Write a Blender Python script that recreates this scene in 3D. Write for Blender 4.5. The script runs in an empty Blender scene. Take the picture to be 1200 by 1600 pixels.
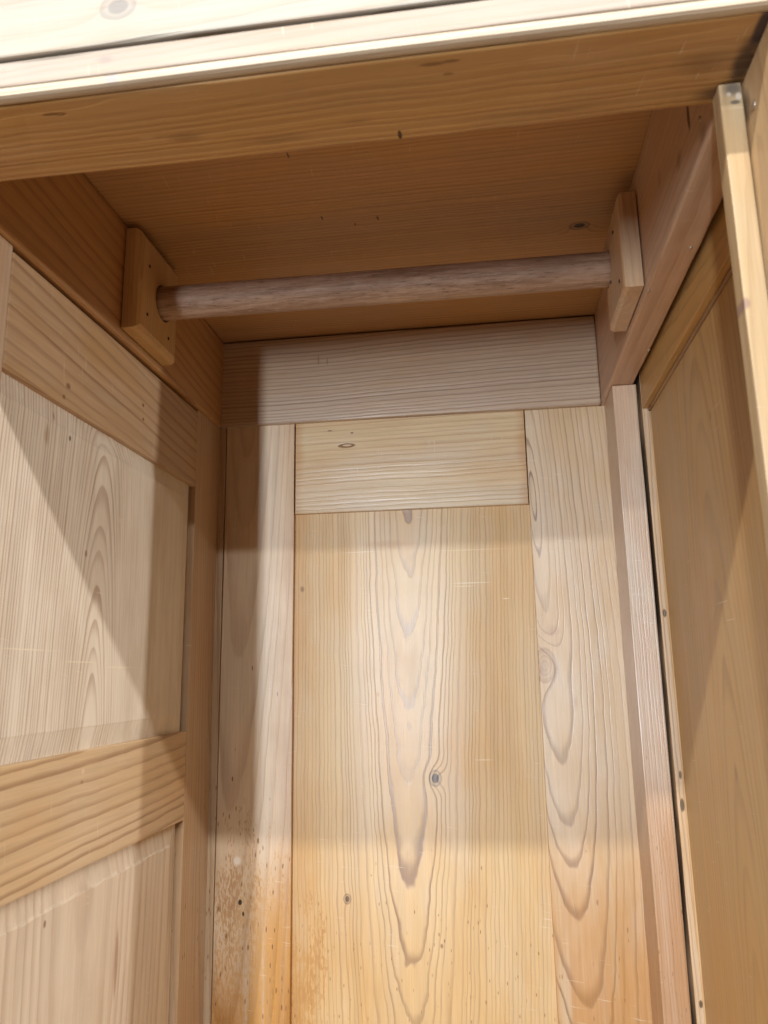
import bpy, bmesh, math, random
from mathutils import Vector, Matrix, noise as mnoise

random.seed(7)
scene = bpy.context.scene
COL = scene.collection
H = 1.40                                   # height of the lens above the shop floor

# ------------------------------------------------------------------ camera
cam_d = bpy.data.cameras.new("camera")
cam = bpy.data.objects.new("camera", cam_d); COL.objects.link(cam)
R = ((0.99014813, 0.04401471, -0.13292625),
     (0.13911208, -0.20105514, 0.96965182),
     (-0.01595344, 0.97859059, 0.20519734))          # columns: right, up, forward
m = Matrix([[R[i][0], R[i][1], -R[i][2], 0] for i in range(3)] + [[0, 0, 0, 1]])
m.translation = (0, 0, H)
cam.matrix_world = m
cam_d.sensor_width = 36; cam_d.lens = 1206.85 / 1600 * 36
cam_d.clip_start = 0.02; cam_d.clip_end = 50
cam_d.dof.use_dof = True; cam_d.dof.focus_distance = 0.80; cam_d.dof.aperture_fstop = 15
scene.camera = cam

# ------------------------------------------------------------------ ambient light of the shop
world = bpy.data.worlds.new("World"); scene.world = world
world.use_nodes = True
bg = world.node_tree.nodes["Background"]
bg.inputs[0].default_value = (1.0, 0.92, 0.82, 1); bg.inputs[1].default_value = 0.035

# ------------------------------------------------------------------ lamps of the showroom
def lamp(name, loc, aim, watts, sx, sy, col):
    d = bpy.data.lights.new(name, 'AREA'); d.shape = 'RECTANGLE'; d.size = sx; d.size_y = sy
    d.energy = watts; d.color = col
    o = bpy.data.objects.new(name, d); COL.objects.link(o)
    o.location = (loc[0], loc[1], loc[2] + H)
    v = Vector(aim) - Vector(loc)
    o.rotation_euler = v.to_track_quat('-Z', 'Y').to_euler()
    return o
lamp("ceiling_tube_near", (0.35, -0.906, 1.306), (0.35, 0.6, 0.0), 80, 3.6, 0.03, (1.0, 0.98, 0.93))
lamp("ceiling_tube_far", (0.10, -2.70, 1.112), (0.10, 0.6, 0.1), 36, 2.6, 0.05, (1.0, 0.97, 0.91))
lamp("cool_lamp_front", (-0.405, -1.70, -0.02), (-0.05, 0.7, 0.1), 42, 0.05, 0.75, (0.90, 0.98, 1.05))
lamp("white_lamp_side", (1.72, -1.00, 0.268), (-0.25, 0.45, 0.1), 26, 0.03, 0.10, (1.0, 0.99, 0.95))

scene.view_settings.view_transform = 'Standard'
scene.view_settings.look = 'None'
scene.view_settings.exposure = 0.0
scene.view_settings.gamma = 1.0
scene.render.engine = 'CYCLES'
scene.cycles.max_bounces = 7
scene.cycles.diffuse_bounces = 5
scene.cycles.glossy_bounces = 2
scene.cycles.use_denoising = True
scene.cycles.denoising_prefilter = 'NONE'

# ------------------------------------------------------------------ node helper
class NT:
    def __init__(s, name):
        s.mat = bpy.data.materials.new(name); s.mat.use_nodes = True
        s.t = s.mat.node_tree; s.n = s.t.nodes; s.l = s.t.links
        s.bsdf = s.n["Principled BSDF"]
    def put(s, sock, v):
        if v is None: return
        if hasattr(v, 'is_output'): s.l.new(v, sock)
        else:
            if sock.type == 'RGBA' and len(v) == 3: v = (*v, 1)
            sock.default_value = v
    def m(s, op, a, b=None, c=None, clamp=False):
        n = s.n.new('ShaderNodeMath'); n.operation = op; n.use_clamp = clamp
        s.put(n.inputs[0], a); s.put(n.inputs[1], b); s.put(n.inputs[2], c)
        return n.outputs[0]
    def vec(s, x, y, z):
        n = s.n.new('ShaderNodeCombineXYZ')
        s.put(n.inputs[0], x); s.put(n.inputs[1], y); s.put(n.inputs[2], z); return n.outputs[0]
    def sep(s, v):
        n = s.n.new('ShaderNodeSeparateXYZ'); s.put(n.inputs[0], v); return n.outputs
    def noise(s, v, scale=1.0, detail=2.0, rough=0.5, color=False, dist=0.0):
        n = s.n.new('ShaderNodeTexNoise'); s.put(n.inputs['Vector'], v)
        n.inputs['Scale'].default_value = scale; n.inputs['Detail'].default_value = detail
        n.inputs['Roughness'].default_value = rough; n.inputs['Distortion'].default_value = dist
        return n.outputs['Color'] if color else n.outputs[0]
    def noise1(s, w, detail=0.0):
        n = s.n.new('ShaderNodeTexNoise'); n.noise_dimensions = '1D'
        s.put(n.inputs['W'], w); n.inputs['Scale'].default_value = 1; n.inputs['Detail'].default_value = detail
        return n.outputs[0]
    def white(s, w):
        n = s.n.new('ShaderNodeTexWhiteNoise'); n.noise_dimensions = '1D'; s.put(n.inputs['W'], w); return n.outputs[0]
    def vor(s, v, scale=1.0, rnd=1.0):
        n = s.n.new('ShaderNodeTexVoronoi'); s.put(n.inputs['Vector'], v)
        n.inputs['Scale'].default_value = scale; n.inputs['Randomness'].default_value = rnd
        return n.outputs['Distance'], n.outputs['Color']
    def step(s, v, a, b, x=0.0, y=1.0):
        n = s.n.new('ShaderNodeMapRange'); n.interpolation_type = 'SMOOTHSTEP'
        s.put(n.inputs['Value'], v); s.put(n.inputs['From Min'], a); s.put(n.inputs['From Max'], b)
        s.put(n.inputs['To Min'], x); s.put(n.inputs['To Max'], y); return n.outputs[0]
    def mix(s, f, a, b, mode='MIX'):
        n = s.n.new('ShaderNodeMix'); n.data_type = 'RGBA'; n.blend_type = mode
        s.put(n.inputs[0], f); s.put(n.inputs[6], a); s.put(n.inputs[7], b); return n.outputs[2]
    def mul(s, a, b): return s.m('MULTIPLY', a, b)
    def add(s, a, b): return s.m('ADD', a, b)
    def sub(s, a, b): return s.m('SUBTRACT', a, b)

AX = {'x': 0, 'y': 1, 'z': 2}
EARLY = (0.56, 0.385, 0.215)
LATE = (0.30, 0.155, 0.070)
AMBER = (0.51, 0.275, 0.080)
GREYW = (0.57, 0.47, 0.36)

def pine(name, c, L='z', D='y', a0=0.0, l0=0.0, depth=0.05, ka=0.0, kd=0.05, s=0.0035,
         wob=0.006, wig=0.0012, con=0.75, sharp=0.45, early=EARLY, late=LATE, amber=0.25, grey=0.35,
         fib=0.30, bump=0.25, rough=0.42, spots=(), knots=(), speck=None, stain=None, scuff=0.35, seed=0.0,
         edge=None, fade=None, spec=0.30, polish=None, focus=None):
    """Pine sawn from a log: rings round a pith line that runs along L at a distance behind the face."""
    t = NT(name)
    tc = t.n.new('ShaderNodeTexCoord').outputs['Object']
    o = t.sep(tc)
    wx = [t.add(o[i], c[i]) for i in range(3)]                  # position in the wardrobe, metres
    A = ({'x', 'y', 'z'} - {L, D}).pop()
    a = t.sub(wx[AX[A]], a0); l = t.sub(wx[AX[L]], l0); d = t.sub(wx[AX[D]], c[AX[D]])
    sd = seed * 7.13
    wv = t.vec(t.add(t.mul(a, 7.0), sd), t.mul(d, 7.0), t.mul(l, 3.2))
    n1 = t.sep(t.noise(wv, 1, 1, 0.5, True))
    w2 = t.vec(t.add(t.mul(a, 45.0), sd), t.mul(d, 45.0), t.mul(l, 26.0))
    n2 = t.noise(w2, 1, 2, 0.55)
    a2 = t.add(t.sub(a, t.mul(l, ka)), t.mul(t.sub(n1[0], 0.5), wob * 2))
    d2 = t.add(t.add(t.mul(l, kd), depth), t.add(d, t.mul(t.sub(n1[1], 0.5), wob * 1.2)))
    r = t.m('SQRT', t.add(t.mul(a2, a2), t.mul(d2, d2)))
    r = t.add(r, t.mul(t.sub(n2, 0.5), wig * 2))
    kmask = None
    for (kl, ka_, krl, kra, kcol, kamp) in knots:               # ring lines bend round a knot
        q = t.vec(t.mul(t.sub(wx[AX[A]], ka_), 1 / kra), t.mul(t.sub(wx[AX[L]], kl), 1 / krl), 0)
        ln = t.n.new('ShaderNodeVectorMath'); ln.operation = 'LENGTH'; t.put(ln.inputs[0], q)
        dist = t.add(ln.outputs['Value'], t.mul(t.sub(n2, 0.5), 0.5))
        r = t.add(r, t.mul(t.m('EXPONENT', t.mul(t.mul(dist, dist), -0.35)), kamp))
        ringk = t.m('FRACT', t.mul(dist, 3.3))
        inner = t.mul(t.step(dist, 1.0, 0.85), 0.75)
        core = t.step(dist, 0.72, 0.45)
        kk = t.m('MAXIMUM', t.mul(inner, t.add(t.mul(ringk, 0.55), 0.15)), t.mul(core, kcol[3]))
        kk = t.m('MAXIMUM', kk, t.mul(t.mul(t.step(dist, 1.15, 0.98), t.step(dist, 0.8, 0.98)), 0.55))
        kmask = (kk, kcol[:3]) if kmask is None else (t.m('MAXIMUM', kmask[0], kk), kcol[:3])
    ph = t.mul(r, 1.0 / s)
    ph = t.add(ph, t.mul(t.noise1(t.add(t.mul(ph, 0.37), sd)), 1.1))
    f = t.m('FRACT', ph)
    rr = t.white(t.add(t.m('FLOOR', ph), sd + 0.5))
    lt = t.mul(t.step(f, sharp, 0.90), t.step(f, 1.0, 0.93))
    lt = t.mul(lt, t.add(t.mul(rr, 0.60), 0.40))
    # soft broad part of each ring
    soft = t.mul(t.mul(f, f), 0.09)
    fibre = t.noise(t.vec(t.add(t.mul(a, 850.0), sd), t.mul(d, 850.0), t.mul(l, 24.0)), 1, 2, 0.6)
    streak = t.noise(t.vec(t.add(t.mul(a, 120.0), sd), t.mul(d, 120.0), t.mul(l, 3.0)), 1, 2, 0.6)
    mott = t.noise(t.vec(t.add(t.mul(a, 13.0), sd + 3), t.mul(d, 13.0), t.mul(l, 5.0)), 1, 3, 0.55)
    mott2 = t.noise(t.vec(t.add(t.mul(a, 30.0), sd + 9), t.mul(d, 30.0), t.mul(l, 10.0)), 1, 3, 0.6)
    patchy = t.step(mott2, 0.25, 0.6)
    lineamt = t.mul(t.add(t.mul(lt, con), t.mul(soft, con)), t.add(t.mul(patchy, 0.45), 0.55))
    if focus:                                                    # flat-sawn heart of the board shows the bolder rings
        g = t.m('EXPONENT', t.mul(t.mul(a2, a2), -1.0 / focus[0] ** 2))
        lineamt = t.mul(lineamt, t.add(t.mul(g, 1.0 - focus[1]), focus[1]))
    if fade:                                                     # rings worn pale past one end of the board
        lineamt = t.mul(lineamt, t.step(wx[AX[fade[0]]], fade[1], fade[2], fade[3], 1.0))
    base = t.mix(t.mul(t.step(mott, 0.35, 0.72), amber), early, AMBER)
    base = t.mix(t.mul(t.step(mott2, 0.40, 0.68), grey), base, GREYW)
    col = t.mix(lineamt, base, late)
    if stain:                                                    # old amber lacquer that has run and worn
        for (ax, z0, z1, amt, cc, *lim) in stain:
            g = t.step(t.add(wx[AX[ax]], t.mul(t.sub(mott2, 0.5), 0.13)), z0, z1)
            g = t.mul(g, t.step(streak, 0.18, 0.52))
            if lim:
                g = t.mul(g, t.step(t.add(wx[AX[lim[0]]], t.mul(t.sub(n1[2], 0.5), 0.05)), lim[1], lim[2]))
            col = t.mix(t.mul(g, amt), col, t.mix(t.mul(lt, 0.5), cc, tuple(x * 0.5 for x in cc)))
    if edge:                                                     # amber that gathers along one joint; given its own colour, painted gap shade
        for (ax, e0, e1, amt, *ec) in edge:
            g = t.step(t.add(wx[AX[ax]], t.mul(t.sub(mott2, 0.5), abs(e1 - e0) * 1.6)), e0, e1)
            col = t.mix(t.mul(g, amt), col, ec[0] if ec else (0.40, 0.17, 0.035))
    col = t.mix(1.0, col, t.vec(*[t.add(t.mul(t.sub(fibre, 0.5), fib), 1.0)] * 3), 'MULTIPLY')
    col = t.mix(1.0, col, t.vec(*[t.add(t.mul(t.sub(streak, 0.5), fib * 0.9), 1.0)] * 3), 'MULTIPLY')
    hgt = t.add(t.mul(lt, -0.5), t.mul(fibre, 0.35))
    if speck:                                                    # (axis, z_from, z_to, density, colour)
        for (ax, z0, z1, dens, cc, *lim) in speck:
            fk = t.noise(t.vec(t.add(t.mul(a, 560.0), sd), t.mul(d, 560.0), t.mul(l, 150.0)), 1, 4, 0.66)
            g0 = t.step(t.add(wx[AX[ax]], t.mul(t.sub(mott2, 0.5), 0.24)), z0, z1)
            if lim:
                g0 = t.mul(g0, t.step(t.add(wx[AX[lim[0]]], t.mul(t.sub(mott2, 0.5), 0.08)), lim[1], lim[2]))
            th = t.sub(0.78, t.mul(t.mul(g0, t.add(t.mul(t.step(mott, 0.35, 0.65), 0.30), 0.70)), dens * 0.34))
            fm = t.mul(t.step(fk, th, t.add(th, 0.10)), t.step(g0, 0.02, 0.2))
            tone = t.mix(t.step(mott2, 0.35, 0.62), tuple(x * 1.8 for x in cc), (0.50, 0.27, 0.075))
            col = t.mix(t.mul(fm, t.add(t.mul(streak, 0.6), 0.25)), col, tone)
            sc = (430.0, 120.0)
            dv, cv = t.vor(t.vec(t.add(t.mul(a, sc[0]), t.mul(streak, 2.0)), t.mul(d, sc[0]), t.mul(l, sc[1])))
            cs = t.sep(cv)
            g = t.step(t.add(wx[AX[ax]], t.mul(t.sub(mott2, 0.5), 0.16)), z0, z1)
            thr = t.sub(1.0, t.mul(g, min(dens, 0.6) * 0.28))
            on = t.m('GREATER_THAN', cs[0], thr)
            size = t.add(t.mul(cs[1], 0.38), 0.10)
            msk = t.mul(on, t.step(dv, size, t.mul(size, 0.5)))
            col = t.mix(t.mul(msk, t.add(t.mul(cs[2], 0.6), 0.3)), col, cc)
    # pale scuffs across and along the grain
    if scuff:
        sv = t.noise(t.vec(t.add(t.mul(a, 38.0), sd), t.mul(d, 38.0), t.add(t.mul(l, 520.0), t.mul(a, 60.0))), 1, 2, 0.5)
        sv2 = t.noise(t.vec(t.add(t.mul(a, 900.0), t.mul(l, 160.0)), d, t.add(t.mul(l, 30.0), sd)), 1, 1, 0.5)
        sm = t.mul(t.step(sv, 0.66, 0.74), t.step(mott2, 0.45, 0.7))
        sm = t.m('MAXIMUM', sm, t.mul(t.step(sv2, 0.74, 0.80), t.mul(t.step(mott, 0.5, 0.65), 0.8)))
        col = t.mix(t.mul(sm, scuff), col, (0.72, 0.60, 0.44))
        hgt = t.add(hgt, t.mul(sm, -0.25))
    if kmask is not None:
        col = t.mix(kmask[0], col, kmask[1])
    for (pl, pa, rl, ra, cc, amt, softness) in spots:            # single marks
        q = t.vec(t.mul(t.sub(wx[AX[A]], pa), 1 / ra), t.mul(t.sub(wx[AX[L]], pl), 1 / rl), 0)
        ln = t.n.new('ShaderNodeVectorMath'); ln.operation = 'LENGTH'; t.put(ln.inputs[0], q)
        dist = t.add(ln.outputs['Value'], t.mul(t.sub(n2, 0.5), 0.9))
        msk = t.step(dist, 1.0, 1.0 - softness)
        col = t.mix(t.mul(msk, amt), col, cc)
        hgt = t.sub(hgt, t.mul(msk, 1.2 if softness < 0.6 else 0.0))
    t.put(t.bsdf.inputs['Base Color'], col)
    rg = t.add(t.mul(t.sub(mott2, 0.5), 0.22), t.add(t.mul(lt, -0.05), rough))
    rg = t.add(rg, t.mul(t.sub(fibre, 0.5), 0.12))
    if polish:                                                   # wax rubbed to a shine where hands and clothes passed
        pax, pc, pw, pamt = polish
        pm = t.step(t.m('ABSOLUTE', t.sub(t.add(wx[AX[pax]], t.mul(t.sub(streak, 0.5), 0.02)), pc)), pw, pw * 0.35)
        pm = t.mul(pm, t.add(t.mul(t.step(mott2, 0.3, 0.6), 0.35), 0.65))
        rg = t.add(rg, t.mul(pm, -0.05))
        t.put(t.bsdf.inputs['Specular IOR Level'], t.add(t.mul(pm, pamt), spec))
    else:
        t.put(t.bsdf.inputs['Specular IOR Level'], spec)
    t.put(t.bsdf.inputs['Roughness'], rg)
    b = t.n.new('ShaderNodeBump'); b.inputs['Strength'].default_value = bump
    b.inputs['Distance'].default_value = 0.0009
    t.put(b.inputs['Height'], hgt); t.l.new(b.outputs[0], t.bsdf.inputs['Normal'])
    return t.mat

def plain(name, col, rough=0.5, metal=0.0, var=0.15, scale=60):
    t = NT(name)
    tc = t.n.new('ShaderNodeTexCoord').outputs['Object']
    n = t.noise(tc, scale, 3, 0.6)
    c = t.mix(t.mul(t.step(n, 0.35, 0.7), var * 3), col, tuple(x * 0.55 for x in col))
    t.put(t.bsdf.inputs['Base Color'], c)
    t.bsdf.inputs['Roughness'].default_value = rough; t.bsdf.inputs['Metallic'].default_value = metal
    return t.mat

# ------------------------------------------------------------------ mesh helpers
def link(name, me, parent, loc=(0, 0, 0)):
    o = bpy.data.objects.new(name, me); COL.objects.link(o)
    o.location = loc; o.parent = parent
    return o

def box_mesh(name, size, bevel=0.0012, wob=0.0004, seg=None, seed=0, chip=0.0):
    """A board with softened arrises that run a little uneven, as hand-planed ones do."""
    bm = bmesh.new()
    sx, sy, sz = size
    bmesh.ops.create_cube(bm, size=1.0)
    for v in bm.verts: v.co = (v.co.x * sx, v.co.y * sy, v.co.z * sz)
    if bevel:
        bmesh.ops.bevel(bm, geom=list(bm.edges), offset=bevel, segments=2, profile=0.6, affect='EDGES')
    ax = max(range(3), key=lambda i: size[i])
    if seg is None: seg = max(2, min(40, int(size[ax] / 0.022)))
    n = Vector((0, 0, 0)); n[ax] = 1
    for k in range(1, seg):
        p = Vector((0, 0, 0)); p[ax] = -size[ax] / 2 + size[ax] * k / seg
        bmesh.ops.bisect_plane(bm, geom=list(bm.verts) + list(bm.edges) + list(bm.faces), plane_co=p, plane_no=n)
    for v in bm.verts:
        q = Vector((seed * 3.7, seed * 1.3, seed * 2.1)) + v.co * 9.0
        w = wob
        for i in range(3):
            if i == ax: continue
            e = Vector((0, 0, 0)); e[i] = 31.7
            v.co[i] += mnoise.noise(q + e) * w
        if chip:
            s = mnoise.noise(Vector((seed, 0, 0)) + v.co * 70.0)
            edgey = sum(1 for i in range(3) if abs(abs(v.co[i]) - size[i] / 2) < bevel * 1.2)
            if edgey >= 1 and s > 0.25:
                for i in range(3):
                    if i != ax and abs(abs(v.co[i]) - size[i] / 2) < bevel * 1.2: v.co[i] *= 1 - chip * s / max(size[i], 1e-6) * 2
    me = bpy.data.meshes.new(name); bm.to_mesh(me); bm.free()
    return me

_bn = 0
def board(name, x, y, z, parent, bevel=0.0012, warp=0.0004, chip=0.0, **grain):
    global _bn; _bn += 1
    c = ((x[0] + x[1]) / 2, (y[0] + y[1]) / 2, (z[0] + z[1]) / 2)
    me = box_mesh(name, (x[1] - x[0], y[1] - y[0], z[1] - z[0]), bevel, warp, seed=_bn, chip=chip)
    grain.setdefault('seed', _bn)
    me.materials.append(pine(name + "_pine", c, **grain))
    o = bpy.data.objects.new(name, me); COL.objects.link(o)
    place(o, c, parent)
    return o

def place(o, c, parent):
    """c is measured from the lens point in the wardrobe's axes; children keep offsets from their parent."""
    o['at'] = c
    if parent is None: o.location = c
    else:
        pc = parent['at']
        o.parent = parent; o.location = (c[0] - pc[0], c[1] - pc[1], c[2] - pc[2])

def fielded(name, x, y, z, face, parent, margin, drop, rag=0.25, lip=0.10, **grain):
    """A fielded panel: a raised flat with a bevelled margin. face = '+x', '-x' or '-y' is the side seen."""
    global _bn; _bn += 1
    c = ((x[0] + x[1]) / 2, (y[0] + y[1]) / 2, (z[0] + z[1]) / 2)
    h = [(x[1] - x[0]) / 2, (y[1] - y[0]) / 2, (z[1] - z[0]) / 2]
    d = AX[face[1]]; sg = 1 if face[0] == '+' else -1
    u, v = [i for i in range(3) if i != d]
    bm = bmesh.new()
    def P(cu, cv, cd):
        p = [0, 0, 0]; p[u] = cu; p[v] = cv; p[d] = cd; return bm.verts.new(p)
    back = [P(su * h[u], sv * h[v], -sg * h[d]) for su, sv in ((-1, -1), (1, -1), (1, 1), (-1, 1))]
    low = [P(su * h[u], sv * h[v], sg * (h[d] - drop)) for su, sv in ((-1, -1), (1, -1), (1, 1), (-1, 1))]
    N = 26
    def loop(mg, dd):
        pts = []
        cs = [(-h[u] + mg, -h[v] + mg), (h[u] - mg, -h[v] + mg), (h[u] - mg, h[v] - mg), (-h[u] + mg, h[v] - mg)]
        for k in range(4):
            p, q = cs[k], cs[(k + 1) % 4]
            for j in range(N):
                f = j / N
                pu, pv = p[0] + (q[0] - p[0]) * f, p[1] + (q[1] - p[1]) * f
                w = mnoise.noise(Vector((pu * 60, pv * 60, _bn + dd * 900))) * 0.0014 * rag
                if j: pu += w if k % 2 else 0; pv += 0 if k % 2 else w
                pts.append(P(pu, pv, sg * (h[d] - dd)))
        return pts
    lp0 = loop(0.0004, drop * 0.98)
    lp1 = loop(margin * 0.93, drop * lip)
    lp2 = loop(margin, 0.0)
    M = len(lp1)
    for A_, B_ in ((lp0, lp1), (lp1, lp2)):
        for k in range(M):
            bm.faces.new((A_[k], A_[(k + 1) % M], B_[(k + 1) % M], B_[k]))
    bm.faces.new(lp2)
    for k in range(4):
        bm.faces.new((back[k], back[(k + 1) % 4], low[(k + 1) % 4], low[k]))
    bm.faces.new(back[::-1])
    bmesh.ops.recalc_face_normals(bm, faces=list(bm.faces))
    me = bpy.data.meshes.new(name); bm.to_mesh(me); bm.free()
    grain.setdefault('seed', _bn)
    me.materials.append(pine(name + "_pine", c, **grain))
    o = bpy.data.objects.new(name, me); COL.objects.link(o)
    place(o, c, parent)
    return o

def nail(loc, nrm, parent, mat, r=0.0016, name="nail"):
    bm = bmesh.new()
    bmesh.ops.create_uvsphere(bm, u_segments=12, v_segments=6, radius=r)
    for v in bm.verts: v.co.z *= 0.55
    me = bpy.data.meshes.new(name); bm.to_mesh(me); bm.free(); me.materials.append(mat)
    for p in me.polygons: p.use_smooth = True
    o = bpy.data.objects.new(name, me); COL.objects.link(o)
    place(o, loc, parent)
    o.rotation_euler = Vector(nrm).to_track_quat('Z', 'Y').to_euler()
    return o

# ------------------------------------------------------------------ the shop floor under it
def shop_floor():
    bm = bmesh.new()
    bmesh.ops.create_grid(bm, x_segments=8, y_segments=8, size=6.0)
    me = bpy.data.meshes.new("floor"); bm.to_mesh(me); bm.free()
    t = NT("shop_floor_boards")
    tc = t.n.new('ShaderNodeTexCoord').outputs['Object']; o = t.sep(tc)
    n = t.noise(t.vec(t.mul(o[0], 40), t.mul(o[1], 2), 0), 1, 3, 0.6)
    t.put(t.bsdf.inputs['Base Color'], t.mix(n, (0.34, 0.22, 0.13), (0.24, 0.15, 0.085)))
    t.bsdf.inputs['Roughness'].default_value = 0.5
    me.materials.append(t.mat)
    f = bpy.data.objects.new("floor", me); COL.objects.link(f)
    f['kind'] = 'structure'
shop_floor()

# ------------------------------------------------------------------ the wardrobe
W = bpy.data.objects.new("wardrobe", None); COL.objects.link(W)
W.location = (-0.085, 0.55, 0.0)
W['at'] = (-0.085, 0.55, -H)
W['label'] = "old waxed pine wardrobe with open front, panelled sides and a round wooden hanging rod"
W['category'] = "wardrobe"

BOT = -1.16                                        # lowest level of the boards, from the lens
XL, XR = -0.2944, 0.1264                           # left frame face, right edge of the back
BK = 0.800                                         # face of the back frame
DARK = (0.030, 0.014, 0.008)
BROWN = (0.16, 0.070, 0.024)
OCHRE = (0.42, 0.19, 0.045)

# --- back: framed panel
back = board("back_panel", (-0.2120, 0.0470), (0.8060, 0.818), (BOT, 0.176), W, bevel=0.0006,
    L='z', D='y', a0=-0.0868, l0=0.05, depth=0.043, ka=0.01, kd=-0.052, s=0.0036, wob=0.0045, wig=0.0016, polish=('x', -0.092, 0.085, 0.36),
    con=0.95, sharp=0.62, focus=(0.055, 0.45), amber=0.60, grey=0.25, rough=0.42, early=(0.60, 0.43, 0.235), late=(0.26, 0.155, 0.095),
    knots=[(-0.1027, -0.0632, 0.0075, 0.0062, (0.045, 0.020, 0.012, 0.95), 0.006),
           (-0.2155, -0.1530, 0.0045, 0.0036, (0.06, 0.03, 0.02, 0.8), 0.002)],
    spots=[(-0.0204, -0.1198, 0.004, 0.0025, OCHRE, 0.6, 0.7), (-0.2552, -0.0616, 0.003, 0.002, BROWN, 0.7, 0.6),
           (0.135, -0.105, 0.006, 0.035, OCHRE, 0.35, 0.9), (0.0913, -0.0177, 0.0011, 0.024, (0.80, 0.70, 0.54), 0.5, 0.9), (0.0880, -0.0250, 0.0007, 0.016, (0.80, 0.70, 0.54), 0.4, 0.9), (0.1260, -0.0200, 0.0008, 0.050, (0.80, 0.70, 0.54), 0.3, 0.9), (0.1280, -0.1400, 0.0007, 0.026, (0.80, 0.70, 0.54), 0.5, 0.9), (0.0740, 0.0150, 0.0010, 0.006, (0.80, 0.70, 0.54), 0.7, 0.9), (-0.0850, -0.0150, 0.0008, 0.014, (0.80, 0.70, 0.54), 0.5, 0.9), (0.09, -0.200, 0.004, 0.003, BROWN, 0.6, 0.6)],
    stain=[('z', -0.15, -0.40, 0.40, (0.60, 0.36, 0.14))],
    edge=[('x', -0.172, -0.214, 0.35)], speck=[('z', -0.14, -0.30, 1.1, (0.22, 0.10, 0.03), 'x', -0.14, -0.20), ('z', -0.20, -0.50, 0.10, (0.24, 0.11, 0.03))], scuff=0.55)
rail = board("rail", (-0.2072, 0.0427), (BK, 0.8245), (0.1714, 0.290), back, bevel=0.0008,
    L='x', D='y', a0=0.40, l0=-0.08, depth=0.05, ka=0.02, kd=0.03, s=0.0055, wob=0.006, wig=0.0012, con=0.75, sharp=0.35,
    amber=0.45, grey=0.3, early=(0.63, 0.49, 0.31), late=(0.43, 0.285, 0.16), polish=('z', 0.20, 0.05, 0.5), scuff=0.95, rough=0.38,
    edge=[('x', -0.196, -0.209, 0.5), ('x', 0.030, 0.044, 0.5)],
    spots=[(-0.1509, 0.2457, 0.0105, 0.0030, (0.20, 0.095, 0.035), 0.95, 0.35), (-0.1495, 0.2455, 0.0055, 0.0012, (0.62, 0.45, 0.28), 0.9, 0.4),
           (-0.1688, 0.2636, 0.004, 0.0012, BROWN, 0.8, 0.5), (-0.1437, 0.2599, 0.0018, 0.0014, (0.10, 0.09, 0.09), 0.7, 0.5)])
stl = board("stile", (-0.2864, -0.2085), (BK, 0.8245), (BOT, 0.2745), back, bevel=0.0009,
    L='z', D='y', a0=-0.268, l0=0.0, depth=0.05, ka=0.02, kd=-0.05, s=0.0068, wob=0.007, wig=0.0012, con=0.45,
    amber=0.2, grey=0.6, early=(0.64, 0.505, 0.365), late=(0.38, 0.24, 0.15), spec=0.5,
    stain=[('z', -0.14, -0.25, 0.95, (0.52, 0.255, 0.055), 'x', -0.262, -0.232), ('z', -0.24, -0.34, 0.8, (0.48, 0.23, 0.055))],
    edge=[('x', -0.236, -0.206, 0.35)],
    speck=[('z', -0.06, -0.24, 1.2, (0.19, 0.085, 0.026)), ('z', 0.10, -0.36, 0.22, (0.17, 0.065, 0.02))],
    spots=[(-0.2192, -0.2600, 0.0034, 0.0026, (0.02, 0.015, 0.012), 0.95, 0.4), (-0.2297, -0.2565, 0.0030, 0.0016, (0.03, 0.02, 0.015), 0.9, 0.4),
           (-0.1808, -0.2642, 0.006, 0.0055, (0.78, 0.72, 0.66), 0.8, 0.7)], scuff=0.5)
cs = board("corner_strip", (-0.3000, -0.2871), (BK - 0.0008, 0.824), (BOT, 0.2742), back, bevel=0.0007,
    L='z', D='y', a0=-0.25, depth=0.05, kd=-0.04, s=0.006, con=0.5, amber=0.2, grey=0.3, early=(0.47, 0.35, 0.24), late=(0.25, 0.14, 0.08),
    speck=[('z', -0.02, -0.22, 0.5, (0.20, 0.08, 0.022))])
str_ = board("stile", (0.0436, 0.1900), (BK - 0.0004, 0.8245), (BOT, 0.2735), back, bevel=0.0009,
    L='z', D='y', a0=0.060, l0=-0.05, depth=0.036, ka=-0.05, kd=-0.100, s=0.0052, wob=0.0050, wig=0.0014, con=0.9, focus=(0.06, 0.7),
    amber=0.30, grey=0.40, early=(0.60, 0.435, 0.265), late=(0.24, 0.135, 0.08), sharp=0.66, polish=('x', 0.095, 0.080, 0.9), rough=0.40, bump=0.16,
    knots=[(0.0056, 0.0500, 0.016, 0.0105, (0.30, 0.155, 0.075, 0.25), 0.012)],
    stain=[('z', -0.11, -0.30, 0.85, (0.46, 0.225, 0.065))], speck=[('z', -0.10, -0.36, 0.30, (0.26, 0.11, 0.03))],
    spots=[(-0.03, 0.0765, 0.010, 0.005, (0.44, 0.25, 0.15), 0.5, 0.9), (0.04, 0.060, 0.008, 0.010, (0.40, 0.22, 0.13), 0.4, 0.9)], scuff=0.6)

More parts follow.
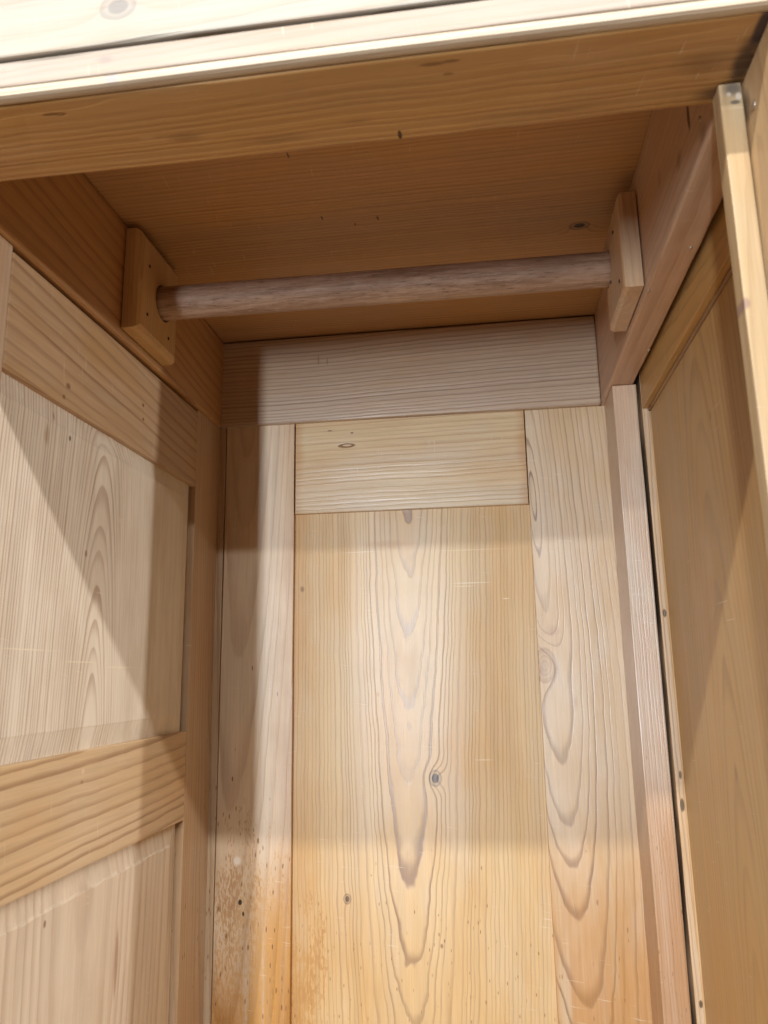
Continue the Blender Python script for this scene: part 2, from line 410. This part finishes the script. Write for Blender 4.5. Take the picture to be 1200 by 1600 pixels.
# --- three battens under the top
bat_b = board("batten", (-0.2930, 0.1228), (0.7936, 0.824), (0.2736, 0.3735), W, bevel=0.0022,
    L='x', D='y', a0=0.52, l0=-0.08, depth=0.09, ka=0.0, kd=0.04, s=0.0043, wob=0.0050, wig=0.0009, con=0.70, sharp=0.30,
    amber=0.20, grey=0.35, early=(0.48, 0.365, 0.27), late=(0.27, 0.165, 0.105), bump=0.6, spec=0.5, scuff=0.35,
    spots=[(-0.18, 0.345, 0.0012, 0.008, BROWN, 0.5, 0.6), (-0.170, 0.342, 0.0010, 0.006, BROWN, 0.5, 0.6)])
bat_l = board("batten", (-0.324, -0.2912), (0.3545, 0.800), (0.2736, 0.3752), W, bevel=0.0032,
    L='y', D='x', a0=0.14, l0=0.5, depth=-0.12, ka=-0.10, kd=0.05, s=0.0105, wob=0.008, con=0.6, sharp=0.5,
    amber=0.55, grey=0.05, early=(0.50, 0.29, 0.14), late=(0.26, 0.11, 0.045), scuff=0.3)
bat_r = board("batten", (0.1232, 0.1468), (0.3545, 0.824), (0.2736, 0.3748), W, bevel=0.0016, chip=0.0006,
    L='y', D='x', a0=0.12, l0=0.5, depth=0.12, ka=0.05, kd=0.05, s=0.0062, wob=0.008, con=0.5, sharp=0.45,
    amber=0.2, grey=0.35, early=(0.53, 0.345, 0.235), late=(0.34, 0.18, 0.10), scuff=0.6,
    spots=[(0.4062, 0.3094, 0.003, 0.012, DARK, 0.9, 0.3), (0.4336, 0.3004, 0.010, 0.009, (0.18, 0.09, 0.045), 0.55, 0.8),
           (0.4811, 0.3204, 0.006, 0.010, (0.2, 0.1, 0.05), 0.4, 0.8), (0.385, 0.281, 0.012, 0.008, (0.12, 0.06, 0.035), 0.6, 0.9)])

# --- the top
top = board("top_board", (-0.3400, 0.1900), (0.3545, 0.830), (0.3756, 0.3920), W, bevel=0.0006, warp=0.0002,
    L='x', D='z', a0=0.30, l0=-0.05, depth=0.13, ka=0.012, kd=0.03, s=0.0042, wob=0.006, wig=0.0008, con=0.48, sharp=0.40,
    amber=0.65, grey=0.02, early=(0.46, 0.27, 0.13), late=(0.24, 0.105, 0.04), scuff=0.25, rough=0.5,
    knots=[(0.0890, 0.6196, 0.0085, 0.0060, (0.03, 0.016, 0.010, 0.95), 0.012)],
    spots=[(-0.127, 0.5722, 0.0012, 0.004, DARK, 0.8, 0.5), (-0.1343, 0.4899, 0.0012, 0.005, DARK, 0.7, 0.5),
           (-0.0808, 0.5798, 0.0012, 0.0035, DARK, 0.7, 0.5), (-0.1011, 0.5861, 0.001, 0.003, DARK, 0.6, 0.5), (0.02, 0.47, 0.001, 0.004, DARK, 0.6, 0.5)])

# --- left side: frame and two fielded panels
side_l = fielded("side_panel", (-0.312, -0.2964), (0.40, 0.7290), (-0.0530, 0.1935), '+x', W, 0.019, 0.0036,
    L='z', D='x', a0=0.5515, l0=0.07, depth=-0.034, ka=0.0, kd=-0.125, s=0.0031, wob=0.0030, wig=0.0007, con=0.85, fade=('y', 0.605, 0.570, 0.25), sharp=0.42,
    amber=0.06, grey=0.45, early=(0.73, 0.655, 0.55), late=(0.39, 0.26, 0.185), scuff=0.6, rough=0.42,
    spots=[(0.1702, 0.4988, 0.0022, 0.0016, DARK, 0.8, 0.5), (0.0190, 0.4700, 0.0008, 0.045, (0.80, 0.70, 0.54), 0.75, 0.9), (0.0085, 0.5950, 0.0010, 0.040, (0.80, 0.70, 0.54), 0.7, 0.9), (0.0120, 0.5350, 0.0007, 0.035, (0.80, 0.70, 0.54), 0.6, 0.9), (0.0640, 0.5560, 0.0010, 0.010, (0.80, 0.70, 0.54), 0.6, 0.9), (0.0909, 0.531, 0.0035, 0.0022, (0.28, 0.14, 0.08), 0.8, 0.6),
           (0.164, 0.470, 0.010, 0.004, (0.35, 0.2, 0.11), 0.5, 0.8), (0.18, 0.478, 0.004, 0.002, (0.3, 0.15, 0.08), 0.6, 0.7)])
fielded("lower_panel", (-0.312, -0.2968), (0.40, 0.7290), (BOT, -0.1290), '+x', side_l, 0.020, 0.0042, rag=2.2, lip=0.30,
    L='z', D='x', a0=0.56, l0=-0.2, depth=-0.06, ka=0.02, kd=0.03, s=0.0085, wob=0.006, wig=0.001, con=0.5, sharp=0.4,
    amber=0.15, grey=0.55, early=(0.67, 0.57, 0.455), late=(0.40, 0.26, 0.185), scuff=0.5,
    spots=[(-0.2111, 0.614, 0.030, 0.0030, (0.34, 0.18, 0.12), 0.7, 0.6), (-0.1557, 0.51, 0.003, 0.002, BROWN, 0.7, 0.5)])
board("top_rail", (-0.322, XL), (0.4148, 0.7336), (0.1904, 0.2700), side_l, bevel=0.0010,
    L='y', D='x', a0=0.08, l0=0.55, depth=-0.085, ka=-0.12, kd=0.06, s=0.0092, wob=0.006, wig=0.001, con=0.75, sharp=0.55,
    amber=0.35, grey=0.25, early=(0.48, 0.325, 0.195), late=(0.28, 0.145, 0.075), scuff=0.45,
    spots=[(0.4886, 0.2062, 0.004, 0.003, BROWN, 0.7, 0.6), (0.4839, 0.1963, 0.003, 0.0025, BROWN, 0.7, 0.6),
           (0.6076, 0.2337, 0.0022, 0.0018, BROWN, 0.9, 0.5), (0.609, 0.2212, 0.0022, 0.0018, BROWN, 0.9, 0.5)])
board("middle_rail", (-0.322, XL), (0.4148, 0.7330), (-0.1310, -0.0506), side_l, bevel=0.0010, chip=0.0006,
    L='y', D='x', a0=-0.02, l0=0.62, depth=-0.040, ka=0.03, kd=-0.06, s=0.0085, wob=0.006, wig=0.0012, con=0.75, sharp=0.5,
    amber=0.4, grey=0.2, early=(0.61, 0.44, 0.27), late=(0.30, 0.165, 0.085), scuff=0.45,
    spots=[(0.5426, -0.0646, 0.0034, 0.0028, (0.68, 0.5, 0.34), 0.8, 0.6), (0.5418, -0.0719, 0.003, 0.002, (0.25, 0.12, 0.06), 0.6, 0.7)])
board("stile", (-0.322, XL - 0.0003), (0.7339, 0.824), (BOT, 0.2733), side_l, bevel=0.0009,
    L='z', D='x', a0=0.80, l0=0, depth=-0.05, kd=0.03, s=0.0042, con=0.45, amber=0.2, grey=0.4,
    early=(0.53, 0.37, 0.235), late=(0.31, 0.175, 0.095), scuff=0.4, speck=[('z', 0.05, -0.3, 0.25, (0.22, 0.10, 0.035))])
board("stile", (-0.322, XL - 0.0002), (0.3545, 0.4144), (BOT, 0.2733), side_l, bevel=0.0009,
    L='z', D='x', a0=0.30, l0=0, depth=-0.05, kd=0.03, s=0.0042, con=0.4, amber=0.15, grey=0.5,
    early=(0.57, 0.40, 0.27), late=(0.36, 0.2, 0.12))

# --- right side: frame standing clear of the posts
side_r = board("side_panel", (0.1584, 0.172), (0.385, 0.7370), (BOT, 0.250), W, bevel=0.0006,
    L='z', D='x', a0=0.575, l0=-0.17, depth=0.035, ka=0.0, kd=0.10, s=0.0060, wob=0.006, wig=0.0012, con=0.5, sharp=0.5,
    amber=0.55, grey=0.08, early=(0.48, 0.315, 0.145), late=(0.27, 0.145, 0.058), scuff=0.3, rough=0.45, bump=0.15,
    spots=[(0.2460, 0.7310, 0.0045, 0.0050, DARK, 0.95, 0.5), (0.0450, 0.5650, 0.0007, 0.020, (0.80, 0.70, 0.54), 0.4, 0.9), (0.0320, 0.5500, 0.0006, 0.016, (0.80, 0.70, 0.54), 0.4, 0.9), (0.1743, 0.5463, 0.006, 0.002, BROWN, 0.5, 0.7), (-0.07, 0.575, 0.010, 0.005, (0.25, 0.13, 0.06), 0.5, 0.8)])
board("top_rail", (0.1512, 0.182), (0.385, 0.7330), (0.2452, 0.352), side_r, bevel=0.0010,
    L='y', D='x', a0=0.30, l0=0.5, depth=0.09, s=0.005, con=0.35, amber=0.85, grey=0.0, early=(0.46, 0.28, 0.11), late=(0.30, 0.15, 0.05))
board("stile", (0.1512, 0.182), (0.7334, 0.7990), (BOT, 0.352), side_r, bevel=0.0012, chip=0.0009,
    edge=[('x', 0.1515, 0.1511, 0.9, (0.035, 0.018, 0.012))], L='z', D='y', a0=0.2, depth=0.03, s=0.0032, con=0.6, amber=0.3, grey=0.4, early=(0.58, 0.42, 0.27), bump=0.7,  # near-black edge paints the shade of the gap beside the post into the colour
    spots=[(0.05, 0.155, 0.004, 0.002, DARK, 0.8, 0.5), (-0.09, 0.156, 0.005, 0.0016, DARK, 0.8, 0.5), (-0.115, 0.1555, 0.006, 0.002, DARK, 0.8, 0.5), (-0.27, 0.156, 0.004, 0.002, DARK, 0.8, 0.5)])
board("stile", (0.1512, 0.182), (0.30, 0.3846), (BOT, 0.352), side_r, bevel=0.0010, L='z', D='x', a0=0.3, depth=0.05, s=0.005)
def bead(name, pts, r, parent, **grain):
    c = tuple(sum(p[i] for p in pts) / 2 for i in range(3))
    a, b = Vector(pts[0]) - Vector(c), Vector(pts[1]) - Vector(c)
    ax = (b - a).normalized(); u = ax.orthogonal().normalized(); v = ax.cross(u)
    bm = bmesh.new(); rows = []
    n = 24
    for k in range(n + 1):
        p = a + (b - a) * k / n
        w = 1 + 0.22 * mnoise.noise(Vector((k * 0.9, _bn, 0)))
        rows.append([bm.verts.new(p + (u * math.cos(t * math.tau / 10) + v * math.sin(t * math.tau / 10)) * r * w) for t in range(10)])
    for i in range(n):
        for t in range(10):
            bm.faces.new((rows[i][t], rows[i][(t + 1) % 10], rows[i + 1][(t + 1) % 10], rows[i + 1][t]))
    bm.faces.new(rows[0][::-1]); bm.faces.new(rows[-1])
    me = bpy.data.meshes.new(name); bm.to_mesh(me); bm.free()
    for p in me.polygons: p.use_smooth = True
    me.materials.append(pine(name + "_pine", c, **grain))
    o = bpy.data.objects.new(name, me); COL.objects.link(o); place(o, c, parent)
    return o
bead("bead", ((0.1590, 0.7345, -1.10), (0.1590, 0.7345, 0.243)), 0.0022, side_r, L='z', D='x', s=0.004, con=0.3, amber=0.6, grey=0.1)
bead("bead", ((0.1580, 0.39, 0.2436), (0.1580, 0.732, 0.2436)), 0.0018, side_r, L='y', D='x', s=0.004, con=0.4, amber=0.4, grey=0.0, early=(0.20, 0.10, 0.04))

# --- rear right corner post and the door stop by the opening
post = board("corner_post", (0.1262, 0.1491), (0.7408, 0.7992), (BOT, 0.2732), W, bevel=0.0012, chip=0.0008,
    L='z', D='y', a0=0.19, l0=0, depth=0.03, ka=0, kd=0.03, s=0.0030, wob=0.003, con=0.35, amber=0.25, grey=0.55, early=(0.55, 0.385, 0.265),
    late=(0.36, 0.205, 0.125), scuff=0.9, bump=0.35, spec=1.0, rough=0.38,
    stain=[('z', -0.05, -0.20, 0.85, (0.42, 0.215, 0.09))], speck=[('z', 0.02, -0.25, 0.7, (0.27, 0.13, 0.055))])
stop = board("door_stop", (0.1180, 0.1284), (0.3389, 0.3502), (BOT, 0.2732), W, bevel=0.0010, chip=0.0006,
    L='z', D='y', a0=0.15, l0=0, depth=0.04, s=0.006, con=0.35, amber=0.45, grey=0.1, early=(0.44, 0.325, 0.195), late=(0.33, 0.205, 0.105),
    spots=[(0.270, 0.124, 0.006, 0.007, (0.10, 0.085, 0.075), 0.85, 0.8), (0.2655, 0.1265, 0.0025, 0.0018, (0.60, 0.52, 0.42), 0.9, 0.6), (0.2670, 0.1222, 0.0018, 0.0015, (0.55, 0.47, 0.38), 0.8, 0.6), (0.2625, 0.1245, 0.0016, 0.003, (0.09, 0.08, 0.07), 0.8, 0.6), (0.16, 0.1185, 0.004, 0.003, (0.25, 0.15, 0.14), 0.7, 0.6)])

# --- front: stiles, rail and its mouldings
fr = board("front_stile", (0.1290, 0.212), (0.2936, 0.3540), (BOT - 0.10, 0.2733), W, bevel=0.0014,
    L='z', D='x', a0=0.33, l0=0, depth=0.05, s=0.006, con=0.4, amber=0.35, grey=0.2, early=(0.62, 0.45, 0.27),
    spots=[(0.258, 0.337, 0.010, 0.006, (0.07, 0.05, 0.045), 0.7, 0.7)])
fl = board("front_stile", (-0.352, -0.2760), (0.2936, 0.3540), (BOT - 0.10, 0.2733), W, bevel=0.0014,
    L='z', D='x', a0=0.33, depth=0.05, s=0.006, con=0.4)
GR = (0.055, 0.032, 0.022)
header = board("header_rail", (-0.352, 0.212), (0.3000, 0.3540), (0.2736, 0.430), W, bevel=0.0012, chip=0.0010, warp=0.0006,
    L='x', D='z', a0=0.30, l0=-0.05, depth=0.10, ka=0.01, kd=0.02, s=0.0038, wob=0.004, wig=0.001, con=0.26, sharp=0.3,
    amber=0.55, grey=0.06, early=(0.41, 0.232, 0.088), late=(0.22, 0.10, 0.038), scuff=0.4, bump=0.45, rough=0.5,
    spots=[(-0.2055, 0.3087, 0.006, 0.0012, BROWN, 0.8, 0.5), (-0.2009, 0.3094, 0.004, 0.0016, BROWN, 0.7, 0.5),
           (-0.1464, 0.3348, 0.012, 0.004, (0.20, 0.09, 0.03), 0.5, 0.8), (-0.0163, 0.3055, 0.007, 0.0015, BROWN, 0.7, 0.6),
           (-0.0074, 0.3049, 0.005, 0.0012, BROWN, 0.7, 0.6), (-0.0093, 0.3124, 0.003, 0.0012, BROWN, 0.6, 0.6),
           (-0.166, 0.3316, 0.006, 0.002, (0.52, 0.33, 0.17), 0.5, 0.7), (-0.24, 0.33, 0.03, 0.010, (0.50, 0.31, 0.15), 0.4, 0.95), (0.03, 0.345, 0.05, 0.006, (0.20, 0.10, 0.04), 0.4, 0.95), (0.06, 0.315, 0.03, 0.008, (0.48, 0.30, 0.15), 0.35, 0.95), (-0.10, 0.343, 0.03, 0.005, (0.19, 0.09, 0.035), 0.4, 0.95), (-0.0364, 0.3501, 0.0012, 0.004, DARK, 0.9, 0.4),
           (0.1185, 0.346, 0.016, 0.008, GR, 0.75, 0.9), (0.1265, 0.328, 0.007, 0.020, GR, 0.9, 0.7), (0.128, 0.306, 0.0045, 0.016, (0.03, 0.02, 0.03), 0.9, 0.6),
           (0.108, 0.325, 0.020, 0.012, (0.16, 0.08, 0.035), 0.45, 0.95), (-0.0561, 0.3373, 0.014, 0.003, (0.2, 0.1, 0.04), 0.4, 0.8)])
board("fascia_board", (-0.352, 0.212), (0.2920, 0.2998), (0.2944, 0.430), header, bevel=0.0012, chip=0.0012,
    L='x', D='y', a0=0.36, l0=-0.05, depth=0.07, s=0.009, con=0.35, amber=0.05, grey=0.0, early=(0.315, 0.285, 0.245),
    knots=[(-0.1644, 0.3143, 0.0085, 0.0068, (0.16, 0.145, 0.14, 0.75), 0.006)], scuff=0.5)
board("moulding_strip", (-0.352, 0.212), (0.2940, 0.2998), (0.2796, 0.2934), header, bevel=0.0012,
    L='x', D='y', a0=0.36, depth=0.07, s=0.004, con=0.25, amber=0.1, grey=0.0, early=(0.31, 0.255, 0.21),
    spots=[(-0.17, 0.2875, 0.006, 0.003, (0.22, 0.17, 0.16), 0.6, 0.8), (-0.20, 0.292, 0.03, 0.0012, DARK, 0.6, 0.8)])
board("bead", (-0.352, 0.212), (0.2930, 0.2998), (0.2738, 0.2788), header, bevel=0.0022,
    L='x', D='y', a0=0.36, depth=0.07, s=0.004, con=0.2, amber=0.15, grey=0.3, early=(0.50, 0.42, 0.325),
    spots=[(-0.1661, 0.2765, 0.005, 0.003, (0.3, 0.28, 0.34), 0.6, 0.8)])

# --- out of the picture, closing the carcass
board("bottom_board", (-0.330, 0.190), (0.30, 0.820), (BOT - 0.020, BOT - 0.001), W, L='x', D='z', a0=0.5, depth=0.1, s=0.006)

# --- rod blocks
brass = plain("nail_steel", (0.45, 0.36, 0.27), 0.4, 0.6)
pin = plain("dark_pin_hole", (0.035, 0.018, 0.012), 0.7)
def rod_block(x, y, z, inner, hole, hr, ch=0.0052, **g):
    """A block with softened arrises and a round socket bored into its inner face."""
    global _bn; _bn += 1
    c = ((x[0] + x[1]) / 2, (y[0] + y[1]) / 2, (z[0] + z[1]) / 2)
    hx, hy, hz = (x[1] - x[0]) / 2, (y[1] - y[0]) / 2, (z[1] - z[0]) / 2
    sg = 1 if inner == '+x' else -1
    cy, cz = hole[0] - c[1], hole[1] - c[2]
    bm = bmesh.new()
    def ring(xx, ry, rz, n=24):                      # rounded rectangle, 6 points each side
        out = []
        cr = [(-ry, -rz), (ry, -rz), (ry, rz), (-ry, rz)]
        for k in range(4):
            p, q = cr[k], cr[(k + 1) % 4]
            for j in range(n // 4):
                f = j / (n // 4)
                out.append(bm.verts.new((xx, p[0] + (q[0] - p[0]) * f, p[1] + (q[1] - p[1]) * f)))
        return out
    def circ(xx, r, n=24):
        out = []
        for k in range(n):
            q = math.atan2(-hz, -hy) + math.tau * k / n
            out.append(bm.verts.new((xx, cy + r * math.cos(q), cz + r * math.sin(q))))
        return out
    loops = [ring(-sg * hx, hy, hz), ring(sg * (hx - ch), hy, hz), ring(sg * (hx - ch * 0.30), hy - ch * 0.32, hz - ch * 0.32),
             ring(sg * hx, hy - ch, hz - ch), circ(sg * hx, hr + 0.0006), circ(sg * (hx - 0.0006), hr), circ(sg * (hx - 0.010), hr)]
    for A_, B_ in zip(loops, loops[1:]):
        for k in range(24):
            bm.faces.new((A_[k], A_[(k + 1) % 24], B_[(k + 1) % 24], B_[k]))
    bm.faces.new(loops[0]); bm.faces.new(loops[-1])
    bmesh.ops.recalc_face_normals(bm, faces=list(bm.faces))
    me = bpy.data.meshes.new("rod_block"); bm.to_mesh(me); bm.free()
    g.setdefault('seed', _bn)
    me.materials.append(pine("rod_block_pine", c, **g))
    o = bpy.data.objects.new("rod_block", me); COL.objects.link(o); place(o, c, W)
    return o
RL, RR = (0.6000, 0.3243), (0.6120, 0.3283)
bl = rod_block((-0.2901, -0.2764), (0.5520, 0.6330), (0.2805, 0.3700), '+x', RL, 0.0158,
    L='z', D='x', a0=0.55, l0=0.3, depth=-0.02, kd=0.03, s=0.004, con=0.3, amber=0.35, grey=0.1, early=(0.60, 0.40, 0.19), late=(0.34, 0.18, 0.07), scuff=0.25)
br = rod_block((0.1084, 0.1222), (0.5490, 0.6275), (0.2790, 0.3575), '-x', RR, 0.0150, ch=0.0034,
    L='z', D='x', a0=0.57, l0=0.3, depth=0.02, kd=0.03, s=0.004, con=0.3, amber=0.2, grey=0.45, early=(0.54, 0.36, 0.225), late=(0.32, 0.17, 0.09), scuff=0.6)
for p in ((0.5693, 0.3438), (0.5691, 0.2994), (0.6127, 0.2971)):
    nail((-0.2764, p[0], p[1]), (1, 0, 0), bl, pin, 0.0016)
for p in ((0.5754, 0.3403), (0.6012, 0.3109), (0.5660, 0.2930)):
    nail((0.1084, p[0], p[1]), (-1, 0, 0), br, pin, 0.0016)

# --- hanging rod
def rod():
    a = Vector((-0.2855, RL[0], RL[1])); b = Vector((0.1170, RR[0], RR[1]))
    c = (a + b) / 2; ln = (b - a).length
    bm = bmesh.new(); n, seg = 32, 40; rows = []
    for k in range(n + 1):
        xx = -ln / 2 + ln * k / n
        rr = 0.01455 * (1 + 0.004 * mnoise.noise(Vector((xx * 20, 0, 0))))
        rows.append([bm.verts.new((xx, rr * math.cos(math.tau * t / seg), rr * math.sin(math.tau * t / seg))) for t in range(seg)])
    for i in range(n):
        for t in range(seg):
            bm.faces.new((rows[i][t], rows[i][(t + 1) % seg], rows[i + 1][(t + 1) % seg], rows[i + 1][t]))
    bm.faces.new(rows[0][::-1]); bm.faces.new(rows[-1])
    bmesh.ops.recalc_face_normals(bm, faces=list(bm.faces))
    me = bpy.data.meshes.new("hanging_rod"); bm.to_mesh(me); bm.free()
    for p in me.polygons: p.use_smooth = len(p.vertices) == 4
    t = NT("rod_beech")
    o = t.sep(t.n.new('ShaderNodeTexCoord').outputs['Object'])
    f1 = t.noise(t.vec(t.mul(o[0], 75), t.mul(o[1], 620), t.mul(o[2], 620)), 1, 4, 0.68)
    f2 = t.noise(t.vec(t.mul(o[0], 14), t.mul(o[1], 260), t.mul(o[2], 260)), 1, 3, 0.6)
    m2 = t.noise(t.vec(t.mul(o[0], 9), t.mul(o[1], 30), t.mul(o[2], 30)), 1, 2, 0.5)
    col = t.mix(t.step(f2, 0.35, 0.68), (0.45, 0.305, 0.215), (0.28, 0.17, 0.112))
    col = t.mix(t.mul(t.step(f1, 0.52, 0.64), 0.5), col, (0.54, 0.42, 0.34))
    col = t.mix(t.mul(t.step(f1, 0.43, 0.34), 0.6), col, (0.09, 0.045, 0.03))
    col = t.mix(t.mul(t.step(m2, 0.5, 0.75), 0.35), col, (0.22, 0.13, 0.09))
    t.put(t.bsdf.inputs['Base Color'], col)
    t.bsdf.inputs['Roughness'].default_value = 0.55
    bp = t.n.new('ShaderNodeBump'); bp.inputs['Strength'].default_value = 0.4; bp.inputs['Distance'].default_value = 0.0006
    t.put(bp.inputs['Height'], t.add(f1, f2)); t.l.new(bp.outputs[0], t.bsdf.inputs['Normal'])
    me.materials.append(t.mat)
    ob = bpy.data.objects.new("hanging_rod", me); COL.objects.link(ob)
    place(ob, tuple(c), W)
    ob.rotation_euler = (b - a).to_track_quat('X', 'Z').to_euler()
rod()

# --- nail heads
for p in ((0.141, 0.4901), (0.1245, 0.5466), (0.1455, 0.6581)):
    nail((p[0], p[1], 0.2734), (0, 0, -1), bat_r, brass, 0.0015)
nail((0.1231, 0.3863, 0.2911), (-1, 0, 0), bat_r, brass, 0.0016)
nail((0.1289, 0.3290, 0.2520), (-1, 0, 0), fr, brass, 0.0022)
